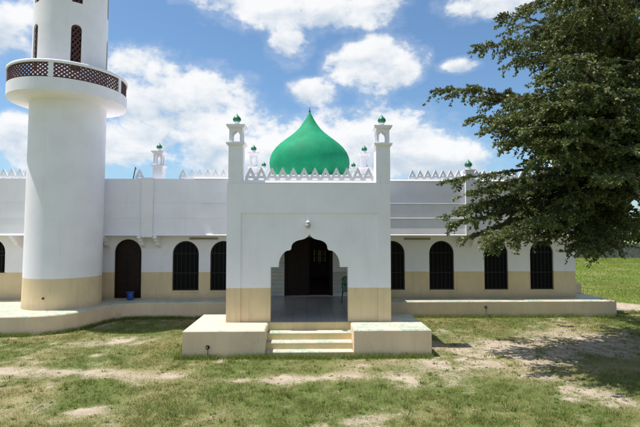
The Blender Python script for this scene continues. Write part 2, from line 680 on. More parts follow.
# ------------------------------------------------------------------ walkway round the hall
P_H = .675          # entrance platform
W_H = .58           # walkway
WF, FY = 17.42, 18.4


def slab(outline, z0, z1, mats, name, parent=None, chamfer=.03):
    mb = MB()
    n = len(outline)
    c = Vector((sum(q[0] for q in outline) / n, sum(q[1] for q in outline) / n))
    area = sum(outline[i][0] * outline[(i + 1) % n][1] - outline[(i + 1) % n][0] * outline[i][1] for i in range(n))
    if area < 0:
        outline = outline[::-1]
    ins = []
    for i in range(n):
        a, q, d = Vector(outline[i - 1]), Vector(outline[i]), Vector(outline[(i + 1) % n])
        e1, e2 = (q - a).normalized(), (d - q).normalized()
        n1, n2 = Vector((-e1.y, e1.x)), Vector((-e2.y, e2.x))
        k = (n1 + n2)
        k = k / max(k.dot(n1), .3)
        ins.append(q + k * chamfer)
    vs = [(q[0], q[1], z0) for q in outline] + [(q[0], q[1], z1 - chamfer) for q in outline] + [(q[0], q[1], z1) for q in ins]
    side = [(i, (i + 1) % n, n + (i + 1) % n, n + i) for i in range(n)]
    ch = [(n + i, n + (i + 1) % n, 2 * n + (i + 1) % n, 2 * n + i) for i in range(n)]
    mb.add(vs, side, 0)
    mb.add(vs, ch, 1)
    tri = tessellate_polygon([[Vector((q[0], q[1], 0)) for q in ins]])
    mb.add([(q[0], q[1], z1) for q in ins], [tuple(q) for q in tri], 1)
    return mb.build(name, mats, parent)


left_walk = [(-16, 14.62), (-9.2, 14.62), (-8.55, 14.66), (-8.05, 14.8), (-7.68, 15.05), (-7.45, 15.4), (-7.28, 15.9), (-7.15, 16.45),
             (-6.98, 16.95), (-6.65, 17.3), (-6.2, WF), (-2.26, WF), (-2.26, FY - .005), (-16, FY - .005)]
o = slab(left_walk, -.15, W_H, [M['ledge_side'], M['ledge_top']], 'walkway')
tag(o, kind='structure')
right_walk = [(2.36, WF), (11.72, WF), (11.72, 27), (10.76, 27), (10.76, FY - .005), (2.36, FY - .005)]
o2 = slab(right_walk, -.15, W_H, [M['ledge_side'], M['ledge_top']], 'walkway')
tag(o2, kind='structure')


def drain(x, y, z, parent):
    mb = MB()
    mb.tube([(x, y + .06, z), (x, y - .07, z), (x, y - .085, z - .02)], [.032, .032, .034], 10)
    mb.tube([(x, y - .001, z), (x, y - .006, z)], [.055, .055], 12)
    mb.tube([(x + .005, y - .012, z - .03), (x + .008, y - .008, z - .24)], [.008, .006], 5)
    return mb.build('drain_pipe', M['black'], parent)


drain(6.72, WF, .36, o2)

# ------------------------------------------------------------------ entrance platform with steps
plat = empty('entrance_platform', (0.03, 12.9, 0), 'cream rendered entrance platform with steps in front of the arched porch', 'platform')
PF = 11.93
SX0, SX1 = -1.06, 1.2
slab([(-3.14, PF), (SX0, PF), (SX0, 14.3), (-3.14, 14.3)], -.15, P_H, [M['ledge_side'], M['plat_top']], 'platform_block', plat)
slab([(SX1, PF), (3.19, PF), (3.19, 14.2), (SX1, 14.2)], -.15, P_H, [M['ledge_side'], M['plat_top_green']], 'platform_block', plat)
for o in plat.children:
    o.location = -Vector(plat.location)
sz = [(.115, 12.0, 12.33), (.285, 12.28, 12.65), (.47, 12.6, 13.02)]
for (z, y0, y1) in sz:
    st = slab([(SX0 + .002, y0), (SX1 - .002, y0), (SX1 - .002, y1), (SX0 + .002, y1)], -.1 if z < .2 else z - .22, z, [M['riser'], M['tread']], 'step', plat, .018)
    st.location = -Vector(plat.location)
mb = MB().box(SX0 + .002, SX1 - .002, 12.985, 13.3, .2, P_H - .006)
mb.build('threshold', M['riser'], plat)
drain(-2.5, PF, .26, plat)

# ------------------------------------------------------------------ shared shapes: merlon, turret
MS = .303


def merlon_mesh():
    mb = MB()
    h = MS / 2 - .001
    outer = [(-h, 0), (h, 0), (h, .115), (.012, .39), (-.012, .39), (-h, .115)]
    hole1 = [(-.075, .03), (.075, .03), (.075, .09), (-.075, .09)]
    hole2 = [(-.04, .155), (.04, .155), (.04, .185), (0, .255), (-.04, .185)]
    mb.panel(outer, [hole1, hole2], -.035, .035)
    o = mb.build('merlon', M['white'])
    me = o.data
    bpy.data.objects.remove(o)
    return me


MERLON = merlon_mesh()


def merlons(parent, x0, n, y, z):
    pl = parent_loc(parent)
    for i in range(n):
        o = link('merlon', MERLON, parent)
        o.location = Vector((x0 + MS * (i + .5), y, z)) - pl
        o.rotation_euler = (0, R(random.uniform(-.8, .8)), R(random.uniform(-1.2, 1.2)))


def turret(parent, cx, cy, z0, z1, wd=.40, open_h=.50, fin_r=.118):
    """square post with an open arched lantern and a green bulb; z1 is the top of the post"""
    pl = parent_loc(parent)
    h = wd / 2
    mb = MB()
    mb.box(cx - h, cx + h, cy - h, cy + h, z0, z1)
    base = mb.build('turret', M['white'], parent, origin=(cx, cy, z0))
    c = h + .062
    for (zc, hh) in ((z1, .075), (z1 + open_h, .085)):
        q = c - .03
        vs = [(cx + i * e, cy + j * e, zz) for (e, zz) in ((q, zc), (q, zc + hh * .45), (c, zc + hh * .5), (c, zc + hh)) for i, j in ((-1, -1), (1, -1), (1, 1), (-1, 1))]
        fs = [(3, 2, 1, 0), (12, 13, 14, 15)] + [(4 * r_ + k_, 4 * r_ + (k_ + 1) % 4, 4 * r_ + 4 + (k_ + 1) % 4, 4 * r_ + 4 + k_) for r_ in range(3) for k_ in range(4)]
        MB().add(vs, fs).build('cornice', M['white'], base)
    za, zb = z1 + .075, z1 + open_h
    mb = MB()
    k = h - .015
    ow = k * .60
    hole = lambda cc: [(cc - ow, za + .03), (cc + ow, za + .03), (cc + ow, zb - .20), (cc + ow * .8, zb - .13), (cc + ow * .35, zb - .095), (cc, zb - .045),
                       (cc - ow * .35, zb - .095), (cc - ow * .8, zb - .13), (cc - ow, zb - .20)]
    rect = lambda a, q: [(a, za), (q, za), (q, zb), (a, zb)]
    mb.panel(rect(cx - k, cx + k), [hole(cx)], cy - k, cy - k + .05)
    mb.panel(rect(cx - k, cx + k), [hole(cx)], cy + k - .05, cy + k)
    mb.panel(rect(cy - k + .05, cy + k - .05), [hole(cy)], cx - k, cx - k + .05, 'x')
    mb.panel(rect(cy - k + .05, cy + k - .05), [hole(cy)], cx + k - .05, cx + k, 'x')
    mb.build('lantern', M['white'], base)
    zt = z1 + .085 + open_h
    finial(base, cx, cy, zt, fin_r)
    return base


def finial(base, cx, cy, zt, fin_r):
    mb = MB().lathe([(0.001, zt - .002), (fin_r * .95, zt - .002), (fin_r * .9, zt + .03), (fin_r * .62, zt + .06), (fin_r * .55, zt + .10), (fin_r * .7, zt + .115), (.001, zt + .12)], 20, cx, cy)
    mb.build('finial_neck', M['white'], base)
    prof = [(.3, 0), (.72, .14), (.97, .42), (1.0, .72), (.86, 1.05), (.58, 1.38), (.28, 1.66), (.10, 1.92), (.04, 2.1), (0.005, 2.25)]
    mb = MB().lathe([(a * fin_r, zt + .11 + q * fin_r) for a, q in prof], 24, cx, cy)
    mb.build('finial', M['finial'], base)


# ------------------------------------------------------------------ porch
porch = empty('porch', (0.05, 13, 0), 'white and tan square porch with scalloped arch and two lantern turrets', 'building')
PX0, PX1, PY, PT = -2.235, 2.345, 13.0, 4.54
ac = 0.068
half = [(1.08, P_H - .05), (1.08, 2.19), (.855, 2.19), (.855, 2.28), (.84, 2.37), (.805, 2.46), (.755, 2.54), (.70, 2.60), (.64, 2.642), (.535, 2.662), (.512, 2.70),
        (.507, 2.76), (.485, 2.82), (.44, 2.87), (.375, 2.91), (.30, 2.938), (.215, 2.955), (.145, 2.975), (.085, 3.005), (.038, 3.05), (0, 3.10)]
hole = [(ac + a, z) for a, z in half] + [(ac - a, z) for a, z in half[-2::-1]]
mb = MB().panel([(PX0 + .01, .3), (PX1 - .01, .3), (PX1 - .01, PT), (PX0 + .01, PT)], [], PY + .03, PY + .30) if False else MB()
# the opening reaches the floor, so the outline runs round it
outer = [(PX0 + .01, .3), (ac - 1.08, .3)] + [(ac - a, z) for a, z in half[1:]] + [(ac + a, z) for a, z in half[-2:0:-1]] + [(ac + 1.08, .3), (PX1 - .01, .3), (PX1 - .01, PT), (PX0 + .01, PT)]
mb.panel(outer, [], PY + .03, PY + .30)
mb.build('front_wall', M['wall'], porch)
# raised border round the panel
fi0, fi1, fz = -1.84, 1.985, 3.70
mb = MB().panel([(PX0, .3), (fi0, .3), (fi0, fz), (fi1, fz), (fi1, .3), (PX1, .3), (PX1, PT), (PX0, PT)], [], PY, PY + .028)
mb.build('wall_border', M['wall'], porch)
for (a, q) in ((PX0 + .012, PX0 + .262), (PX1 - .262, PX1 - .012)):  # side arches out of view, added to let daylight into the porch
    ya, yb = 14.75, 17.75
    yc = (ya + yb) / 2
    sa = [(ya, .3)] + [(yc + (z_[0] / 1.08) * (ya - yc), z_[1]) for z_ in half[1:]] + [(yc + (z_[0] / 1.08) * (yb - yc), z_[1]) for z_ in half[-2:0:-1]] + [(yb, .3)]
    MB().panel([(PY + .302, .3)] + sa + [(FY - .006, .3), (FY - .006, PT), (PY + .302, PT)], [], a, q, 'x').build('side_wall', M['wall'], porch)
MB().box(PX0 + .27, PX1 - .27, PY + .302, FY - .01, 3.62, 3.80).build('ceiling', M['ceiling'], porch)
MB().box(PX0 + .27, PX1 - .27, PY + .302, FY - .01, 4.30, 4.48).build('roof', M['white'], porch)
MB().box(PX0 + .27, PX1 - .27, PY + .02, FY - .01, P_H - .2, P_H).build('floor', M['tile'], porch)


def ledge(mb, x0, x1, yf, z, d=.05, h=.05, back=.2):
    """moulding whose upper edge slopes, so that it catches the sun"""
    vs = [(x0, yf + d, z + h), (x0, yf, z + h * .25), (x0, yf, z), (x0, yf + back, z), (x0, yf + back, z + h)]
    vs = vs + [(x1, q[1], q[2]) for q in vs]
    mb.add(vs, [(0, 1, 6, 5), (1, 2, 7, 6), (2, 3, 8, 7), (3, 4, 9, 8), (4, 0, 5, 9), (4, 3, 2, 1, 0), (5, 6, 7, 8, 9)])
    return mb


TX0, TX1 = -2.0, 2.145
mb = ledge(MB(), TX0 + .2, TX1 - .2, PY - .012, PT + .002, .07, .055, .26)
mb.build('coping', M['white'], porch)
n_m = 12
wd_ = (TX1 - TX0 - .4)
mer0 = TX0 + .2 + (wd_ - n_m * MS) / 2
merlons(porch, mer0, n_m, PY + .13, PT + .058)
for cx in (TX0, TX1):
    turret(porch, cx, PY + .201, PT + .002, 5.60)

# lamp over the arch
lamp = empty('wall_lamp', (.03, PY + .03, 3.40), 'small round lamp fixed to white wall above the scalloped arch', 'lamp')
MB().lathe([(.001, 0), (.05, 0), (.05, .02), (.001, .02)], 20).build('base_plate', M['lamp_white'], lamp).location = (0, 0, .06)
lamp.children[0].rotation_euler = (math.pi / 2, 0, 0)
MB().tube([(.03, PY + .02, 3.47), (.03, PY - .07, 3.50), (.03, PY - .11, 3.47)], .013, 8).build('arm', M['lamp_white'], lamp)
MB().lathe([(.001, 3.475), (.055, 3.47), (.065, 3.43), (.06, 3.415), (.001, 3.415)], 20, .03, PY - .11).build('cap', M['lamp_white'], lamp)
MB().lathe([(.045, 3.414), (.068, 3.38), (.074, 3.34), (.062, 3.30), (.035, 3.275), (.001, 3.268)], 20, .03, PY - .11).build('globe', M['globe'], lamp)

# ------------------------------------------------------------------ the hall
hall = empty('prayer_hall', (0, FY, 0), 'long white hall with tan base, arched windows, stepped parapet and green onion dome', 'building')
HX0, HX1, HB = -15.5, 10.74, 27.0
win = [(-5.26, -4.235), (-3.79, -2.77), (2.87, 3.875), (4.855, 5.845), (7.06, 8.02), (8.91, 9.86)]
doorw = (-7.51, -6.46)
odd = (-12.72, -11.69)
EZ = 3.04
holes = [arch(a, q, .895, 2.83) for a, q in win] + [arch(doorw[0], doorw[1], .60, 2.90), arch(odd[0], odd[1], 1.60, 2.92)]
MD0, MD1, MDT = -.885, 1.02, 2.98
holes.append([(MD0, P_H), (MD1, P_H), (MD1, MDT), (MD0, MDT)])
mb = MB().panel([(HX0, .2), (HX1, .2), (HX1, EZ + .3), (HX0, EZ + .3)], holes, FY, FY + .25)
mb.build('front_wall', M['wall'], hall)
bw = [(.30, 2.62, 1.35, 2.72)]
BWX0, BWX1, BWZ0, BWZ1 = .36, 1.10, 1.42, 2.22
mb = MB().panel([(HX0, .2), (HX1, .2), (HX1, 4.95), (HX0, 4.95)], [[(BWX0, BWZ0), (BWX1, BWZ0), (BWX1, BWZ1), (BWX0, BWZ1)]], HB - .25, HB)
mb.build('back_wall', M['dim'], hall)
for (a, q) in ((HX0, HX0 + .25), (HX1 - .25, HX1)):
    MB().box(a, q, FY + .252, HB - .252, .2, 4.95).build('end_wall', M['wall'], hall)
MB().box(HX0 + .255, HX1 - .255, FY + .26, HB - .26, 4.72, 4.94).build('roof', M['white'], hall)
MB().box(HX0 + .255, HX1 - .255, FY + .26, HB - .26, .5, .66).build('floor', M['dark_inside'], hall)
# eaves shelf
UW = 17.86
for (a, q) in ((HX0, PX0 - .002), (PX1 + .002, HX1 + .04)):
    mb = ledge(MB(), a, q, UW - .06, EZ, .05, .07, FY - UW + .055)
    mb.build('eaves', M['white'], hall)

# upper wall: right wing steps back in three bands, left wing is nearly flat
zt = 5.215


def band(x0, x1, yb0, yb1, z0, z1, name='parapet_band', back=None):
    """wall strip whose face runs from yb0 at the bottom to yb1 at the top"""
    yb = back or FY + .1
    vs = [(x0, yb0, z0), (x1, yb0, z0), (x1, yb1, z1), (x0, yb1, z1), (x0, yb, z0), (x1, yb, z0), (x1, yb, z1), (x0, yb, z1)]
    mb = MB().add(vs, [(0, 1, 2, 3), (5, 4, 7, 6), (4, 0, 3, 7), (1, 5, 6, 2), (3, 2, 6, 7), (0, 4, 5, 1)])
    return mb.build(name, M['white'], hall)


def strip(x0, x1, yf, z, d, h):
    ledge(MB(), x0, x1, yf, z, d, h, .3).build('ledge', M['white'], hall)


RW0 = PX1 + .002
for (xa, xb) in ((RW0, 6.14), (6.50, HX1)):
    band(xa, xb, UW - .03, UW + .035, EZ + .072, 3.70)
    strip(xa, xb, UW + .0, 3.702, .06, .04)
    band(xa, xb, UW + .055, UW + .065, 3.744, 4.27)
    strip(xa, xb, UW + .03, 4.272, .06, .045)
    band(xa, xb, UW + .09, UW + .095, 4.319, zt - .06)
    strip(xa, xb, UW + .055, zt - .058, .07, .055)
for (xa, xb) in ((HX0, -6.28), (-5.86, PX0 - .002)):
    band(xa, xb, UW + .0, UW + .03, EZ + .072, 3.70)
    band(xa, xb, UW + .022, UW + .045, 3.701, 4.30)
    band(xa, xb, UW + .038, UW + .06, 4.301, zt)
strip(-4.35, PX0 - .002, UW + .0, zt + .002, .07, .05)
strip(-4.0, PX0 - .002, UW + .005, 4.285, .035, .03)
# pilasters through the eaves with shaped brackets
for (xa, xb, top) in ((-6.275, -5.865, zt + .03), (6.145, 6.495, 5.56)):
    MB().box(xa, xb, UW - .075, FY + .1, 2.98, top).build('pilaster', M['white'], hall)
br_prof = [(UW - .05, EZ - .002), (UW - .05, EZ - .10), (UW + .06, EZ - .13), (UW + .10, EZ - .22), (UW + .22, EZ - .25), (UW + .26, EZ - .36), (UW + .38, EZ - .39), (FY - .002, EZ - .50), (FY - .002, EZ - .002)]
for xa in (-7.80, -6.44, -5.84, 5.96, 6.52, -11.2, 10.45):
    MB().panel(br_prof, [], xa, xa + .14, 'x').build('bracket', M['white'], hall)
# finial on the right pilaster
pb = MB().box(6.10, 6.54, UW - .11, UW + .33, 5.562, 5.60).build('pilaster_cap', M['white'], hall)
finial(pb, 6.32, UW + .11, 5.60, .15)
# turrets on the roof
turret(hall, -5.94, 18.75, 4.95, 5.76, .38, .56, .115)
turret(hall, 10.3, 18.75, 4.95, 5.76, .38, .56, .125)
turret(hall, -14.9, 18.75, 4.95, 5.76, .38, .56, .125)
# drum with its two front turrets and the dome
DX, DY = .13, 23.5
MB().box(DX - 2.75, DX + 2.75, DY - 2.75, DY + 2.75, 4.942, 5.75).build('drum', M['white'], hall)
for cx in (-2.42, 2.61):
    for cy in (21.0, 26.0):
        turret(hall, cx, cy, 5.752, 6.05, .36, .62, .13)
dome_prof = [(1.62, 5.752), (1.80, 5.90), (1.92, 6.12), (2.00, 6.40), (2.03, 6.65), (2.00, 6.92), (1.90, 7.17), (1.74, 7.40), (1.52, 7.62), (1.26, 7.83), (1.00, 8.03), (.77, 8.22),
             (.58, 8.41), (.43, 8.60), (.31, 8.78), (.21, 8.95), (.13, 9.10), (.07, 9.22), (.03, 9.30)]
dm = MB().lathe(dome_prof, 72, DX, DY).build('dome', M['green'], hall)
MB().lathe([(.035, 9.28), (.05, 9.33), (.03, 9.38), (.018, 9.42), (.012, 9.52), (.001, 9.6)], 12, DX, DY).build('spike', M['rod'], dm)
# cresting along the roof edge
n = int((6.13 - 3.98) / MS)
merlons(hall, 3.98, n, UW + .22, zt + .0)
merlons(hall, 6.52, 13, UW + .22, zt + .0)
merlons(hall, -6.62, 1, UW + .22, zt + .002)
merlons(hall, -4.95, 1, UW + .22, zt + .002)
merlons(hall, -4.62, 7, UW + .30, zt + .0)
merlons(hall, -15.4, 16, UW + .22, zt + .002)


def window(xa, xb, z0, z1, name, kind='window'):
    h = (xb - xa) / 2
    cx = (xa + xb) / 2
    outer = arch(xa + .004, xb - .004, z0 + .004, z1 - .004)
    inner = arch(xa + .05, xb - .05, z0 + .05, z1 - .05)
    org = (cx, FY + .1, z0)
    mb = MB().panel(outer, [inner], FY + .08, FY + .13)
    fr = mb.build(name, M['iron'] if kind == 'window' else M['door'], hall, origin=org)
    MB().panel(arch(xa + .045, xb - .045, z0 + .045, z1 - .045), [], FY + .135, FY + .15).build('pane' if kind == 'window' else 'door_leaf', M['pane'] if kind == 'window' else M['door'], fr)
    zs = z1 - h
    if kind == 'window':
        for k in range(1, 6):
            x = xa + (xb - xa) * k / 6
            top = zs + math.sqrt(max(h * h - (x - cx) ** 2, 0)) - .04
            MB().bar((x, FY + .07, z0 + .04), (x, FY + .07, top), .016, .016).build('bar', M['iron'], fr)
        for z in (z0 + .02, z0 + .66, zs):
            MB().bar((xa + .03, FY + .055, z + .02), (xb - .03, FY + .055, z + .02), .02, .03).build('bar', M['iron'], fr)
        # narrow sill
        mb = MB().box(xa - .03, xb + .03, FY - .03, FY - .002, z0 - .05, z0 - .005)
        mb.build('sill', M['wall'], fr)
    else:
        for sx in (-1, 1):
            for (za, zb) in ((z0 + .12, z0 + .72), (z0 + .82, z0 + 1.52)):
                a = cx + sx * h * .12
                q = cx + sx * h * .80
                MB().box(min(a, q), max(a, q), FY + .115, FY + .134, za, zb).build('panel', M['door'], fr)
        MB().bar((cx + .03, FY + .10, z0 + .95), (cx + .03, FY + .10, z0 + 1.13), .02, .02).build('handle', M['iron'], fr)
    return fr


for (a, q) in win:
    window(a, q, .895, 2.83, 'window')
window(odd[0], odd[1], 1.60, 2.92, 'window')
window(doorw[0], doorw[1], .60, 2.90, 'side_door', 'door')

# main door: left leaf shut, right leaf swung inwards
md = MB()
md.box(MD0 + .003, MD0 + .09, FY + .03, FY + .17, P_H + .002, MDT - .003)
md.box(MD1 - .09, MD1 - .003, FY + .03, FY + .17, P_H + .002, MDT - .003)
md.box(MD0 + .09, MD1 - .09, FY + .03, FY + .17, MDT - .10, MDT - .003)
main = md.build('main_door', M['door'], hall, origin=((MD0 + MD1) / 2, FY + .1, P_H))
mid = .10
leaf = MB().box(MD0 + .092, mid, FY + .07, FY + .115, P_H + .01, MDT - .105).build('door_leaf', M['door'], main)
for (za, zb) in ((.85, 1.45), (1.55, 2.15), (2.25, 2.80)):
    MB().box(MD0 + .17, (MD0 + mid) / 2 + .02, FY + .055, FY + .069, za, zb).build('panel', M['door'], main)
    MB().box((MD0 + mid) / 2 + .09, mid - .06, FY + .055, FY + .069, za, zb).build('panel', M['door'], main)
MB().box(MD1 - .14, MD1 - .093, FY + .16, FY + .95, P_H + .01, MDT - .105).build('door_leaf', M['door'], main)
# window in the far wall, seen through the open leaf
rw = MB()
rw.box(BWX0, BWX1, HB - .2, HB - .16, BWZ0, BWZ0 + .05).box(BWX0, BWX1, HB - .2, HB - .16, BWZ1 - .05, BWZ1)
rw.box(BWX0, BWX0 + .05, HB - .2, HB - .16, BWZ0 + .05, BWZ1 - .05).box(BWX1 - .05, BWX1, HB - .2, HB - .16, BWZ0 + .05, BWZ1 - .05)
mx, mz = (BWX0 + BWX1) / 2, (BWZ0 + BWZ1) / 2
rw.box(mx - .04, mx + .04, HB - .2, HB - .16, BWZ0 + .05, BWZ1 - .05)
rw.box(BWX0 + .05, mx - .04, HB - .2, HB - .16, mz - .025, mz + .025).box(mx + .04, BWX1 - .05, HB - .2, HB - .16, mz - .025, mz + .025)
rear = rw.build('rear_window', M['door'], hall)
m, t, b = material('frosted_pane')
tr = t.n('ShaderNodeBsdfTranslucent')
tr.inputs[0].default_value = (.09, .08, .07, 1)
m.node_tree.links.new(tr.outputs[0], m.node_tree.nodes['Material Output'].inputs[0])
M['frosted'] = m
for (xa, xb) in ((BWX0 + .05, mx - .04), (mx + .04, BWX1 - .05)):
    for (za, zb) in ((BWZ0 + .05, mz - .02), (mz + .02, BWZ1 - .05)):
        MB().box(xa + .002, xb - .002, HB - .185, HB - .18, za, zb).build('pane', M['frosted'], rear)

# tile courses on the porch's rear wall, either side of the door
ch = .155
for (xa, xb, top) in ((PX0 + .27, MD0 - .004, 2.55), (MD1 + .004, PX1 - .27, 1.62)):
    z = P_H + .004
    while z + ch < top + .02:
        MB().box(xa, xb, FY - .022, FY - .003, z, z + ch - .024).build('tile_course', M['cladding'], hall)
        z += ch

# ------------------------------------------------------------------ minaret
MC = Vector((-8.72, 16.98))
mina = empty('minaret', (MC.x, MC.y, W_H), 'round white minaret with tan foot and brown lattice balcony, standing on curved walkway', 'minaret')
PHI = math.atan2(-MC.y, -MC.x)
ZR = W_H


def shaft(name, prof_out, thick, cutters, mat, parent):
    inner = [(r - thick, z) for r, z in prof_out]
    prof = prof_out + inner[::-1] + [prof_out[0]]
    mb = MB().lathe(prof, 96)
    me_o = mb.build(name + '_raw', mat, weld=True)
    if cutters:
        for cu in cutters:
            md_ = me_o.modifiers.new('cut', 'BOOLEAN')
            md_.object = cu
            md_.operation = 'DIFFERENCE'
            md_.solver = 'EXACT'
        dg = bpy.context.evaluated_depsgraph_get()
        me = bpy.data.meshes.new_from_object(me_o.evaluated_get(dg))
        for cu in cutters:
            bpy.data.objects.remove(cu)
    else:
        me = me_o.data.copy()
    bpy.data.objects.remove(me_o)
    me.name = name
    o = link(name, me, parent)
    me.polygons.foreach_set('use_smooth', np.ones(len(me.polygons), bool))
    try:
        me.set_sharp_from_angle(angle=R(35))
    except Exception:
        pass
    o.location = (0, 0, -ZR)
    return o


RB, BZ0, BZ1 = 1.93, 7.80, 8.78
shaft('lower_shaft', [(1.275, W_H - .02), (1.262, .75), (1.25, 1.62), (1.245, 4), (1.24, 7.62), (1.24, 7.9)], .2, None, M['wall'], mina)
# balcony bowl
bp = [(1.235, 7.70), (1.30, 7.735), (1.42, 7.755), (1.62, 7.765), (1.80, 7.77), (RB - .012, 7.78), (RB, 7.792), (RB, 8.20), (RB - .12, 8.205), (RB - .13, 8.06), (1.16, 8.06), (1.16, 7.70), (1.235, 7.70)]
o = MB().lathe(bp, 96).build('balcony', M['white'], mina)
o.data.set_sharp_from_angle(angle=R(30))
o.location = (0, 0, -ZR)
cap = [(RB + .01, 8.68), (RB + .02, 8.71), (RB + .02, 8.76), (RB, 8.785), (RB - .13, 8.785), (RB - .15, 8.76), (RB - .15, 8.68), (RB + .01, 8.68)]
o = MB().lathe(cap, 96).build('balcony_rail', M['white'], mina)
o.location = (0, 0, -ZR)
POST = [PHI + R(-17) + R(72) * k for k in range(5)]
for a in POST:
    mb = MB()
    da = R(2.2)
    vs = []
    for z in (8.204, 8.682):
        for (rr, aa) in ((RB, a - da), (RB, a + da), (RB - .12, a + da), (RB - .12, a - da)):
            vs.append((rr * math.cos(aa), rr * math.sin(aa), z))
    mb.add(vs, [(0, 1, 5, 4), (1, 2, 6, 5), (2, 3, 7, 6), (3, 0, 4, 7)])
    o = mb.build('rail_post', M['white'], mina)
    o.location = (0, 0, -ZR)


def slat_on_cyl(mb, a_0, z_0, a_1, z_1, rad, wd=.028, th=.022, seg=3):
    """strip lying on a cylinder from (angle, z) to (angle, z)"""
    d = Vector(((a_1 - a_0) * rad, z_1 - z_0)).normalized()
    nrm = Vector((-d.y, d.x)) * wd / 2
    vs = []
    for i in range(seg + 1):
        f = i / seg
        a, z = a_0 + (a_1 - a_0) * f, z_0 + (z_1 - z_0) * f
        for (sg, rr) in ((1, rad), (-1, rad), (-1, rad - th), (1, rad - th)):
            aa = a + sg * nrm.x / rad
            vs.append((rr * math.cos(aa), rr * math.sin(aa), z + sg * nrm.y))
    fs = []
    for i in range(seg):
        for k in range(4):
            fs.append((i * 4 + k, i * 4 + (k + 1) % 4, i * 4 + 4 + (k + 1) % 4, i * 4 + 4 + k))
    mb.add(vs, fs)


def lattice(a_0, a_1, z_0, z_1, rad, pitch, wd, th=.02, lean=1.25):
    mb = MB()
    W = (a_1 - a_0) * rad
    H = z_1 - z_0
    run = H * lean
    for lay, sgn in ((0, 1), (1, -1)):
        k = -int(run / pitch) - 1
        while k * pitch < W + run:
            u0 = k * pitch if sgn > 0 else k * pitch + 0
            ua, za, ub, zb = (u0, z_0, u0 + run, z_1) if sgn > 0 else (u0, z_0, u0 - run, z_1)
            # clip to the panel
            pts = []
            for (u1, z1_) in ((ua, za), (ub, zb)):
                pts.append([u1, z1_])
            (ua, za), (ub, zb) = pts

            def clip(ua, za, ub, zb):
                for lim, side in ((0, 1), (W, -1)):
                    ina, inb = (ua - lim) * side >= 0, (ub - lim) * side >= 0
                    if not ina and not inb:
                        return None
                    if not ina:
                        f = (lim - ua) / (ub - ua)
                        ua, za = lim, za + (zb - za) * f
                    elif not inb:
                        f = (lim - ua) / (ub - ua)
                        ub, zb = lim, za + (zb - za) * f
                return ua, za, ub, zb
            c = clip(ua, za, ub, zb)
            if c and abs(c[2] - c[0]) > .02:
                slat_on_cyl(mb, a_0 + c[0] / rad, c[1], a_0 + c[2] / rad, c[3], rad - lay * (th + .001), wd, th)
            k += 1
    return mb


for k in range(5):
    a_0, a_1 = POST[k] + R(2.3), POST[k] + R(72 - 2.3)
    mb = lattice(a_0, a_1, 8.215, 8.675, RB - .03, .158, .046)
    mb2 = mb
    slat_on_cyl(mb2, a_0, 8.225, a_1, 8.225, RB - .025, .03, .03, 16)
    slat_on_cyl(mb2, a_0, 8.668, a_1, 8.668, RB - .025, .03, .03, 16)
    o = mb2.build('lattice_panel', M['lattice'], mina)
    o.location = (0, 0, -ZR)

# upper shaft with two tiers of slit windows
SL = [PHI + R(7) + R(72) * k for k in range(5)]
rows = [(8.72, 10.34), (11.10, 12.65)]
US = 1.215
cutters = []
sw = .165
for a in SL:
    for (za, zb) in rows:
        mb = MB()
        pr_ = [(-sw, za), (sw, za)] + [(sw * math.cos(math.pi * q / 10), zb - sw + sw * math.sin(math.pi * q / 10)) for q in range(11)]
        n = len(pr_)
        vs = []
        for rr in (.8, 1.6):
            for (u_, z_) in pr_:
                vs.append((rr * math.cos(a) - u_ * math.sin(a), rr * math.sin(a) + u_ * math.cos(a), z_))
        mb.add(vs, [tuple(range(n))[::-1], tuple(range(n, 2 * n))] + [(i, (i + 1) % n, n + (i + 1) % n, n + i) for i in range(n)])
        cutters.append(mb.build('cutter', M['white'], weld=True))
shaft('upper_shaft', [(US + .005, 8.06), (US, 9), (US - .015, 13.6)], .16, cutters, M['white'], mina)
da = sw / US
for a in SL:
    for (za, zb) in rows:
        mb = lattice(a - da * 1.06, a + da * 1.06, za, zb - .03, US - .05, .15, .046, .018, .75)
        # lattice across the slit; the dark behind it comes from the black core
        o = mb.build('slit_lattice', M['lattice'], mina)
        o.location = (0, 0, -ZR)
MB().lathe([(US - .19, 8.07), (US - .19, 13.55)], 48).build('shade_core', M['black'], mina).location = (0, 0, -ZR)  # black cylinder put in as the unlit inside of the shaft
MB().lathe([(1.19, 13.6), (1.30, 13.66), (1.42, 13.78), (1.42, 13.92), (.98, 13.95), (.001, 13.95)], 72).build('cornice', M['white'], mina).location = (0, 0, -ZR)
MB().lathe([(.92, 13.95), (1.04, 14.2), (1.06, 14.5), (.95, 14.8), (.70, 15.1), (.42, 15.4), (.2, 15.7), (.06, 16.0), (.005, 16.2)], 64).build('dome', M['green'], mina).location = (0, 0, -ZR)
MB().tube([(-.14, -1.24, .98), (-.14, -1.275, .98)], .035, 10).build('vent', M['black'], mina).location = (.15, -.03, -ZR)
mina.rotation_euler = (0, .010, 0)

# ------------------------------------------------------------------ small things
# blue bucket by the side door
bx, by = -6.76, 18.12
buck = empty('bucket', (bx, by, W_H), 'blue plastic bucket with lid standing by the brown side door', 'bucket')
MB().lathe([(.001, .003), (.135, .003), (.14, .02), (.165, .36), (.16, .365), (.13, .03), (.001, .025)], 28).build('body', M['blue'], buck).location = (0, 0, 0)
for ob in buck.children:
    ob.location = (0, 0, 0)
MB().lathe([(.168, .33), (.178, .335), (.178, .375), (.165, .385), (.001, .39)], 28).build('lid', M['blue'], buck).location = (0, 0, 0)
hd = [(.17 * math.cos(q), -.02 - .11 * math.sin(q), .34 - .17 * math.sin(q)) for q in np.linspace(0, math.pi, 13)]
MB().tube(hd, .006, 6).build('handle', M['iron'], buck).location = (0, 0, 0)

# green plastic chair in the porch
chx, chy = 1.58, 16.5
chair = empty('plastic_chair', (chx, chy, P_H), 'green plastic chair standing inside the porch beside the doorway', 'chair')


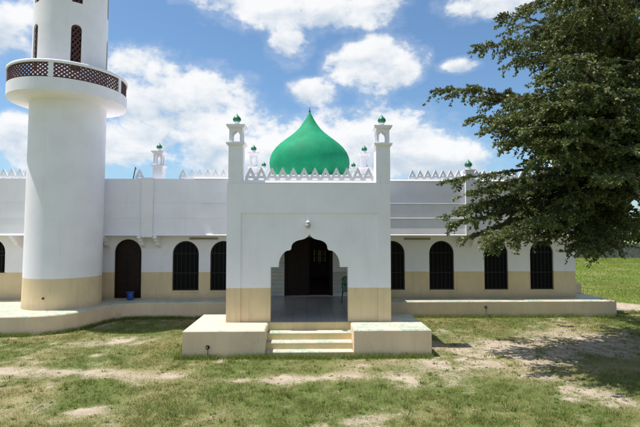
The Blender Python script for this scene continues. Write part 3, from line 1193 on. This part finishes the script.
def cpart(name, mb, bevel=0.0):
    o = mb.build(name, M['chair'], chair, bevel=bevel)
    o.location = (0, 0, 0)
    return o


mb = MB()
mb.panel([(-.22, .40), (.22, .40), (.22, .425), (-.22, .425)], [], -.22, .22)
cpart('seat', mb, .01)
for sx in (-1, 1):
    for sy in (-1, 1):
        top = .64 if sy < 0 else .42
        mb = MB().tube([(sx * .25, sy * .25, 0.0), (sx * .225, sy * .215, .41), (sx * .235, sy * .21, top)], [.022, .026, .02], 8)
        cpart('leg', mb)
    mb = MB().tube([(sx * .235, -.21, .635), (sx * .245, .0, .655), (sx * .22, .235, .67)], [.024, .026, .02], 8)
    cpart('armrest', mb)
    mb = MB().tube([(sx * .215, .215, .40), (sx * .21, .26, .65), (sx * .17, .31, .84), (sx * .06, .325, .885), (0, .327, .89)], [.024, .024, .024, .024, .024], 8)
    cpart('back_frame', mb)
for k in range(-2, 3):
    mb = MB().bar((k * .062, .22, .42), (k * .055, .318, .875), .036, .012)
    cpart('back_slat', mb)
buck.scale = (.84, .84, .84)
chair.rotation_euler = (0, 0, R(38))

# strip lights under the eaves
for (x0, x1, z, lab) in ((-4.59, -3.50, 2.92, 'thin strip light on wall above the two windows left of the porch'), (3.86, 4.90, 2.905, 'thin strip light on wall above the windows right of the porch')):
    e = empty('strip_light', ((x0 + x1) / 2, FY, z), lab, 'light')
    MB().box(x0, x1, FY - .045, FY - .002, z, z + .035).build('housing', M['tube'], e)
    MB().tube([(x0 + .03, FY - .045, z - .018), (x1 - .03, FY - .045, z - .018)], .014, 10).build('tube', M['tube'], e)
    for xx in (x0 + .015, x1 - .015):
        MB().box(xx - .014, xx + .014, FY - .062, FY - .003, z - .036, z - .001).build('end_cap', M['tube'], e)

# leaning rod on the roof
rod = MB().tube([(-6.95, 18.55, 4.93), (-6.78, 18.5, 5.75)], [.02, .018], 8)
rod.tube([(-6.80, 18.505, 5.66), (-6.72, 18.50, 5.68)], [.012, .01], 6)
tag(rod.build('roof_rod', M['rod']), 'thin dark rod leaning up from the flat roof beside a lantern turret', 'rod')

# low cream step block at the far corner of the hall
sb = MB().box(11.40, 11.68, 19.6, 20.6, W_H + .001, .99)
tag(sb.build('corner_block', M['ledge_side'], bevel=.015), 'low cream block on the walkway at the end of the hall', 'block')

# ------------------------------------------------------------------ grass
m, t, b = material('grass_blade')
g_ = t.n('ShaderNodeNewGeometry')
at = t.n('ShaderNodeAttribute', attribute_name='tint')
sp = t.n('ShaderNodeSeparateColor')
t.set(sp.inputs[0], at.outputs[0])
rnd = g_.outputs['Random Per Island']
gr = t.mix(rnd, (.085, .15, .027), (.18, .24, .052))
dry = t.mix(rnd, (.32, .27, .12), (.50, .42, .22))
col = t.mix(sp.outputs[0], gr, dry)
col = t.mix(sp.outputs[1], col, t.mix(rnd, (.17, .245, .045), (.30, .35, .085)))
df = t.n('ShaderNodeBsdfDiffuse')
tl = t.n('ShaderNodeBsdfTranslucent')
t.set(df.inputs[0], col)
t.set(tl.inputs[0], col)
mx_ = t.n('ShaderNodeMixShader')
mx_.inputs[0].default_value = .32
t.t.links.new(df.outputs[0], mx_.inputs[1])
t.t.links.new(tl.outputs[0], mx_.inputs[2])
t.t.links.new(mx_.outputs[0], t.t.nodes['Material Output'].inputs[0])
M['grass'] = m


def blades(px, py, hgt, wid, dry, lush, name, label):
    n = len(px)
    a = rng.random(n) * 2 * np.pi
    ln = rng.random(n) * 1.1 + .15
    la = rng.random(n) * 2 * np.pi
    pz = height(px, py) - .004
    dx, dy = np.cos(a) * wid / 2, np.sin(a) * wid / 2
    tip = np.stack([px + np.cos(la) * ln * hgt, py + np.sin(la) * ln * hgt, pz + hgt], -1)
    b0 = np.stack([px - dx, py - dy, pz], -1)
    b1 = np.stack([px + dx, py + dy, pz], -1)
    vs = np.stack([b0, b1, tip], 1).reshape(-1, 3)
    fs = np.arange(3 * n).reshape(-1, 3)
    o = np_mesh(name, vs, fs, M['grass'])
    c = np.zeros((n, 4))
    c[:, 0] = dry
    c[:, 1] = lush
    c[:, 3] = 1
    at_ = o.data.color_attributes.new('tint', 'FLOAT_COLOR', 'POINT')
    at_.data.foreach_set('color', np.repeat(c, 3, 0).astype(np.float32).ravel())
    tag(o, label, 'grass', None, 'stuff')
    return o


def blocked(x, y):
    bl = (x > -3.17) & (x < 3.22) & (y > PF - .02) & (y < 14.33)
    bl |= (x > PX0) & (x < PX1) & (y > 13)
    bl |= (y > WF - .01) & (x < 11.73) & (y < 30)
    bl |= (y > 14.6) & (x < -8.2)
    # curved corner of the walkway
    bl |= (x < -6.2) & (y > np.interp(x, [q[0] for q in left_walk[1:11]], [q[1] for q in left_walk[1:11]]) - .01)
    return bl


N = 780000
Y_ = 6.2 + rng.random(N) ** 1.25 * 13.5
X_ = (rng.random(N) * 2 - 1) * (Y_ * .78 + 1.5)
cov = grass_cover(X_, Y_)
clump = fbm2(X_, Y_, .16, 4, 2)
keep = (rng.random(N) < np.clip(cov * 1.15 - .05, .05, 1) ** 1.3 * np.clip(clump * 2.2 - .35, .12, 1)) & ~blocked(X_, Y_)
X_, Y_ = X_[keep], Y_[keep]
dr = dryness(X_, Y_)
cvk = cov[keep]
isdry = np.clip(dr * .75 + (1 - cvk) * .75 + (rng.random(len(X_)) - .45) * 1.1, 0, 1)
hg = (.018 + rng.random(len(X_)) ** 2 * .05) * (.6 + .7 * cvk)
wd = .006 + Y_ * .00035
blades(X_, Y_, hg, wd, isdry, np.zeros(len(X_)), 'lawn_grass', 'short patchy green and straw coloured grass on the lawn')

# weeds and longer clumps scattered over the lawn
nc = 2600
cy_ = 6.4 + rng.random(nc) ** 1.2 * 12.5
cx_ = (rng.random(nc) * 2 - 1) * (cy_ * .78 + 1.5)
kk = rng.random(nc) < np.clip(grass_cover(cx_, cy_) * 1.2, .12, 1)
cx_, cy_ = cx_[kk], cy_[kk]
per = 16
sz_ = np.repeat(.35 + rng.random(len(cx_)) ** 2 * 1.0, per)
wx = np.repeat(cx_, per) + rng.normal(0, .035, len(cx_) * per) * sz_
wy = np.repeat(cy_, per) + rng.normal(0, .035, len(cx_) * per) * sz_
wdry = np.repeat((rng.random(len(cx_)) < .35) * .8, per)
okw = ~blocked(wx, wy)
wx, wy, sz_, wdry = wx[okw], wy[okw], sz_[okw], wdry[okw]
blades(wx, wy, (.03 + rng.random(len(wx)) * .07) * sz_, .010 + rng.random(len(wx)) * .012, wdry, np.full(len(wx), .0), 'lawn_weeds',
       'scattered darker weeds and tall grass clumps in the lawn')

# stones and dry litter on the bare earth
nst = 5200
sy_ = 6.4 + rng.random(nst) * 12
sx_ = (rng.random(nst) * 2 - 1) * (sy_ * .76 + 1)
okst = (grass_cover(sx_, sy_) < .45) & ~blocked(sx_, sy_)
sx_, sy_ = sx_[okst], sy_[okst]
ns_ = len(sx_)
rs = (.005 + rng.random(ns_) ** 4 * .028)[:, None, None]
octa = np.array([[1, 0, 0], [0, 1, 0], [-1, 0, 0], [0, -1, 0], [0, 0, .7], [0, 0, -.7]])
pv = octa[None] * (.6 + .7 * rng.random((ns_, 6, 1))) * rs + np.stack([sx_, sy_, height(sx_, sy_) + .004], -1)[:, None, :]
of = np.array([[0, 1, 4], [1, 2, 4], [2, 3, 4], [3, 0, 4], [1, 0, 5], [2, 1, 5], [3, 2, 5], [0, 3, 5]])
pf = (of[None] + (np.arange(ns_) * 6)[:, None, None]).reshape(-1, 3)
M['stone'] = simple('pebble', (.42, .37, .30), .9, 0, .3, 40)
tag(np_mesh('pebbles', pv.reshape(-1, 3), pf, M['stone']), 'small pale pebbles lying on the bare earth', 'pebbles', None, 'stuff')

# longer tufts that hug the walls and platform
ex, ey = [], []


def along(x0, y0, x1, y1, n, spread=.10, nx_=0, ny_=-1):
    s = rng.random(n)
    d = np.abs(rng.normal(0, spread, n)) + .015
    ok = fbm2(s * abs(x1 - x0 + y1 - y0) + x0, d * 0 + y0, .35, 5, 3) + rng.random(n) * .35 > .52
    ex.extend((x0 + (x1 - x0) * s + nx_ * d)[ok])
    ey.extend((y0 + (y1 - y0) * s + ny_ * d)[ok])


along(-3.3, PF, 3.2, PF, 9000, .09)
along(-3.14, PF, -3.14, 14.3, 2500, .09, -1, 0)
along(3.19, PF, 3.19, 14.2, 1500, .07, 1, 0)
along(3.3, WF, 11.8, WF, 8000, .10)
along(-6.3, WF, -3.2, WF, 5000, .12)
along(-10.5, 14.62, -8.5, 14.62, 4000, .08)
for i in range(2, 10):
    q0, q1 = left_walk[i], left_walk[i + 1]
    d = Vector((q1[0] - q0[0], q1[1] - q0[1])).normalized()
    along(q0[0], q0[1], q1[0], q1[1], 700, .08, d.y, -d.x)
ex, ey = np.array(ex), np.array(ey)
ok = ~blocked(ex, ey)
ex, ey = ex[ok], ey[ok]
blades(ex, ey, .04 + rng.random(len(ex)) ** 2 * .13, .010 + rng.random(len(ex)) * .006, np.clip(rng.random(len(ex)) * .5 - .15, 0, 1), np.full(len(ex), .35), 'edge_grass',
       'longer green grass tufts along the foot of the walls')

# field to the right of the hall
N = 260000
Y_ = 18 + rng.random(N) ** 1.5 * 42
X_ = 11.9 + rng.random(N) * (Y_ * .85 - 6)
cvf = grass_cover(X_, Y_)
k = rng.random(N) < cvf ** 2
X_, Y_ = X_[k], Y_[k]
tall = fbm2(X_, Y_, 3.0, 2, 3)
blades(X_, Y_, (.02 + rng.random(len(X_)) ** 2 * .09) * (.4 + tall) * (.6 + Y_ * .022), .006 + Y_ * .0007, np.clip(dryness(X_, Y_) * .5 + rng.random(len(X_)) * .3 - .2, 0, 1), np.clip(1.15 - 1.1 * (fbm2(X_, Y_, 6.0, 3, 4) > .5) * rng.random(len(X_)) - .25 * rng.random(len(X_)), .1, .95), 'field_grass',
       'bright green rough grass of the field beyond the hall')

# ------------------------------------------------------------------ trees
m, t, b = material('leaf')
rnd = t.n('ShaderNodeNewGeometry').outputs['Random Per Island']
nz = t.noise(pos(t), .9, 3, .6)
c1 = t.mix(rnd, (.045, .085, .025), (.185, .212, .072))
c1 = t.mix(t.math('MULTIPLY', t.smooth(nz, .42, .66), .4), c1, (.125, .125, .048))
c1 = t.mix(t.smooth(rnd, .95, .96), c1, (.16, .10, .05))
df = t.n('ShaderNodeBsdfPrincipled')
t.set(df.inputs['Base Color'], c1)
df.inputs['Roughness'].default_value = .5
df.inputs['Specular IOR Level'].default_value = .35
tl = t.n('ShaderNodeBsdfTranslucent')
t.set(tl.inputs[0], t.mix(.5, c1, (.20, .22, .05)))
mx_ = t.n('ShaderNodeMixShader')
mx_.inputs[0].default_value = .27
t.t.links.new(df.outputs[0], mx_.inputs[1])
t.t.links.new(tl.outputs[0], mx_.inputs[2])
t.t.links.new(mx_.outputs[0], t.t.nodes['Material Output'].inputs[0])
M['leaf'] = m
m, t, b = material('far_leaf')
rnd = t.n('ShaderNodeNewGeometry').outputs['Random Per Island']
t.set(b.inputs['Base Color'], t.mix(rnd, (.07, .13, .03), (.16, .22, .05)))
b.inputs['Roughness'].default_value = .7
b.inputs['Specular IOR Level'].default_value = .2
M['far_leaf'] = m
M['bark'] = simple('bark', (.12, .09, .065), .95, 0, .3, 6, .6)


def leaf_quads(base, axis, size, spread=.75):
    """kite shaped leaves: base points, growing along axis"""
    n = len(base)
    ax = axis + rng.normal(0, .55, (n, 3))
    ax /= np.linalg.norm(ax, axis=1, keepdims=True)
    up = np.array([-.25, -.2, 1.0]) + rng.normal(0, spread, (n, 3))
    sd = np.cross(ax, up)
    sd /= np.linalg.norm(sd, axis=1, keepdims=True) + 1e-9
    nr = np.cross(sd, ax)
    L = size * (.7 + .6 * rng.random((n, 1)))
    Wd = L * (.30 + .1 * rng.random((n, 1)))
    a = base
    c = base + ax * L - nr * L * .08
    m1 = base + ax * L * .5 + sd * Wd + nr * L * .05
    m2 = base + ax * L * .5 - sd * Wd + nr * L * .05
    return np.stack([a, m1, c, m2], 1).reshape(-1, 3)


def bez(p0, p1, p2, p3, tt):
    tt = np.asarray(tt)[:, None]
    return (1 - tt) ** 3 * p0 + 3 * (1 - tt) ** 2 * tt * p1 + 3 * (1 - tt) * tt ** 2 * p2 + tt ** 3 * p3


TB = np.array([10.7, 13.6, 0.0])
tree = empty('shade_tree', tuple(TB), 'large spreading tree with layered olive green foliage beside the hall', 'tree')
tb = MB()
tb.tube([TB + (0, 0, -.1), TB + (.02, 0, .3), TB + (.05, -.03, 1.2), TB + (-.02, .02, 2.4), TB + (-.05, .0, 3.6), TB + (0, .05, 5.2), TB + (.05, 0, 7.2), TB + (0, 0, 9.4)],
        [.52, .42, .36, .33, .29, .24, .17, .07], 14)

tips = []
for (px, py, Y) in [(530, 6, 13.5), (510, 16, 12.8), (488, 46, 12.4), (514, 62, 13.8), (448, 90, 12.2), (484, 98, 13.2), (480, 118, 10.6), (494, 132, 10.2), (512, 142, 9.8), (522, 96, 9.6),
                    (456, 180, 13.8), (474, 192, 12.0), (454, 214, 12.6), (478, 234, 12.0), (500, 238, 10.6), (462, 222, 12.2), (540, 222, 10.6), (566, 234, 11), (588, 245, 10.6), (603, 238, 11.4), (640, 200, 10.2),
                    (560, 25, 11), (585, 70, 10.4), (600, 112, 10), (556, 112, 10.6), (592, 170, 10), (622, 60, 9.6), (632, 150, 9.2), (545, 90, 14.8), (556, 175, 14.6),
                    (600, 100, 16), (600, 190, 16), (530, 186, 11.0), (545, 48, 12.2), (522, 112, 12.0), (515, 30, 14.4), (575, 200, 10.4), (540, 144, 11.6), (625, 20, 10),
                    (590, 10, 12), (500, 184, 12.2), (505, 212, 13.0), (470, 206, 12.4), (520, 178, 15.6), (540, 60, 16.2), (612, 178, 8.9), (585, 120, 8.9), (530, 232, 11.6), (598, 250, 10.9), (560, 218, 12.2),
                    (552, -40, 13), (562, -30, 10.5), (540, -60, 15), (592, -50, 12), (612, -40, 10), (575, -20, 9.2), (560, 60, 9.0), (520, -70, 13), (600, 150, 17), (560, 20, 17),
                    (530, 128, 9.2), (552, 104, 9.0), (566, 140, 9.0), (542, 158, 9.4), (578, 88, 8.8), (512, 120, 10.0), (548, 76, 9.6)]:
    tips.append(np.array(on_depth(px, py, Y)))
for k in range(26):
    a = R(-110 + 220 * (k + .5 * rng.random()) / 26)
    rr = 3.2 + 2.6 * rng.random()
    tips.append(TB + np.array([math.cos(a) * rr, math.sin(a) * rr, 4.9 + 4.7 * rng.random()]))
for k in range(12):
    a = 2 * math.pi * rng.random()
    rr = 1.5 + 2.5 * rng.random()
    tips.append(TB + np.array([math.cos(a) * rr, math.sin(a) * rr, 8.5 + 2.4 * rng.random()]))

LB, LA = [], []          # leaf bases and axes
TW = MB()                # twigs
for ti, tip in enumerate(tips):
    out = tip - TB
    hd_ = math.hypot(out[0], out[1])
    z0 = np.clip(tip[2] - .28 * hd_ - .2, 4.1, 8.6)
    p0 = TB + np.array([0, 0, z0])
    hor = np.array([out[0], out[1], 0])
    side = np.array([-out[1], out[0], 0]) / hd_
    bend = rng.normal(0, .35)
    p1 = p0 + hor * .30 + np.array([0, 0, .20 * hd_]) + side * bend
    p2 = p0 + hor * .68 + np.array([0, 0, (tip[2] - z0) + .22 + .03 * hd_]) + side * bend * .8
    tt = np.linspace(0, 1, 12)
    pts = bez(p0, p1, p2, tip, tt)
    r0 = .03 + .012 * hd_
    tb.tube([tuple(q) for q in pts], [r0 * (1 - .88 * f) for f in tt], 6)
    vis = tip[0] < TB[0] - .2
    nsec = int(hd_ * (5.6 if vis else 3.6))
    lo = .26 if tip[2] > 3.6 else .5
    ts = np.sort(lo + (1 - lo) * rng.random(nsec) ** .8)
    ts[-1] = 1.0
    cur = bez(p0, p1, p2, tip, ts)
    nxt = bez(p0, p1, p2, tip, np.minimum(ts + .02, 1.0) - (ts + .02 > 1) * 0.0)
    prv = bez(p0, p1, p2, tip, ts - .02)
    tang = nxt - prv
    tang /= np.linalg.norm(tang, axis=1, keepdims=True)
    for j in range(nsec):
        f = ts[j]
        sgn = 1 if j % 2 else -1
        ang = R(rng.uniform(25, 75)) * sgn * (1 if f < .97 else .15)
        tx, ty, tz = tang[j]
        d = np.array([tx * math.cos(ang) - ty * math.sin(ang), tx * math.sin(ang) + ty * math.cos(ang), tz * .4 + rng.normal(.03, .08)])
        d /= np.linalg.norm(d)
        L = (.42 + .85 * (1 - f)) * rng.uniform(.7, 1.3)
        ns = max(3, int(L / .2) + 2)
        sg = np.linspace(0, 1, ns)
        droop = rng.uniform(.08, .38)
        sp_ = cur[j] + d * L * sg[:, None] + np.array([0, 0, -1]) * (droop * L * sg ** 2)[:, None]
        TW.tube([tuple(q) for q in sp_], [.012 * (1 - .7 * q) for q in sg], 3, cap=False)
        ntw = max(3, int(L / (.085 if vis else .13)))
        for q in range(ntw):
            g = (q + rng.random()) / ntw
            b_ = cur[j] + d * L * g + np.array([0, 0, -droop * L * g * g])
            a2 = rng.uniform(-1.3, 1.3)
            e = np.array([d[0] * math.cos(a2) - d[1] * math.sin(a2), d[0] * math.sin(a2) + d[1] * math.cos(a2), rng.normal(-.06, .17)])
            hang = rng.random() < .15
            l2 = rng.uniform(.10, .26) * (1.5 if hang else 1)
            if hang:
                e[2] -= rng.uniform(.5, 1.3)
            e /= np.linalg.norm(e)
            nl = int(l2 / (.0095 if vis else .02)) + 3
            gg = rng.random(nl)
            bb = b_ + e * (l2 * gg)[:, None] + np.array([0, 0, -1]) * (.25 * l2 * gg ** 2)[:, None] + rng.normal(0, .016, (nl, 3))
            LB.append(bb)
            LA.append(np.tile(e, (nl, 1)))
LB = np.concatenate(LB)
LA = np.concatenate(LA)
print('leaves', len(LB))
vs = leaf_quads(LB, LA, .065)
cr = np_mesh('crown', vs, np.arange(len(vs)).reshape(-1, 4), M['leaf'], tree)
cr.location = -Vector(TB)
tb.build('trunk', M['bark'], tree)
TW.build('branches', M['bark'], tree)


# dry leaves dropped under the tree
nl_ = 3000
la_ = rng.random(nl_) * 6.283
lr_ = 7.5 * np.sqrt(rng.random(nl_))
lx_, ly_ = TB[0] - .5 + np.cos(la_) * lr_, TB[1] + np.sin(la_) * lr_ * .8
okl = ~blocked(lx_, ly_)
lx_, ly_ = lx_[okl], ly_[okl]
lb_ = np.stack([lx_, ly_, height(lx_, ly_) + .006], -1)
M['litter'] = simple('dry_leaf', (.20, .13, .06), .8, 0, .3, 30)
vs = leaf_quads(lb_, rng.normal(0, 1, lb_.shape) * (1, 1, .1), .06, .25)
vs[:, 2] = np.maximum(vs[:, 2], height(vs[:, 0], vs[:, 1]) + .003)
tag(np_mesh('leaf_litter', vs, np.arange(len(vs)).reshape(-1, 4), M['litter']), 'dry brown leaves scattered on the earth under the tree', 'leaves', None, 'stuff')


def far_tree(x, y, h, wdt, label, name='field_tree', mat='far_leaf', n=2600, ls=.42):
    tr_ = empty(name, (x, y, 0), label, 'tree', 'trees beyond the field wall')
    mb = MB().tube([(x, y, -.1), (x + .1, y, h * .25), (x - .05, y + .1, h * .55)], [.22, .16, .07], 8)
    for k in range(5):
        a = rng.random() * 6.28
        mb.tube([(x, y, h * .28), (x + math.cos(a) * wdt * .5, y + math.sin(a) * wdt * .5, h * (.55 + .2 * rng.random()))], [.10, .03], 6)
    mb.build('trunk', M['bark'], tr_)
    nc = 26
    cs = []
    for k in range(nc):
        a = rng.random() * 6.28
        f = rng.random() ** .6
        zz = rng.random()
        rr = wdt * f * math.sin(math.pi * (.18 + .74 * zz))
        cs.append((x + math.cos(a) * rr, y + math.sin(a) * rr, h * (.18 + .78 * zz), wdt * rng.uniform(.2, .38)))
    bs = []
    for (a_, b_, c_, s_) in cs:
        v = rng.normal(0, 1, (n // nc, 3))
        v /= np.linalg.norm(v, axis=1, keepdims=True)
        v *= (rng.random((n // nc, 1)) ** .35) * s_
        bs.append(np.array([a_, b_, c_]) + v * (1, 1, .75))
    bs = np.concatenate(bs)
    vs = leaf_quads(bs, rng.normal(0, 1, bs.shape), ls, .9)
    c = np_mesh('crown', vs, np.arange(len(vs)).reshape(-1, 4), M[mat], tr_)
    c.location = -Vector((x, y, 0))


k = 0
ft_lab = 'leafy green tree standing behind the grey field wall'
for x in np.arange(30, 62, 2.6):
    far_tree(x + rng.uniform(-1, 1), 62 + rng.uniform(0, 6), rng.uniform(5.8, 9.0), rng.uniform(2.2, 3.4), ft_lab)

# field wall
fw = empty('field_wall', (42, 58, 0), 'long low grey block wall with posts across the far side of the field', 'wall')
x = 14.0
while x < 84:
    MB().box(x + .14, x + 2.86, 58.0, 58.16, -.1, 1.78 + rng.uniform(-.04, .04)).build('wall_panel', M['grey_block'], fw)
    MB().box(x - .138, x + .138, 57.93, 58.22, -.1, 1.98).build('wall_post', M['grey_block'], fw)
    x += 3.0
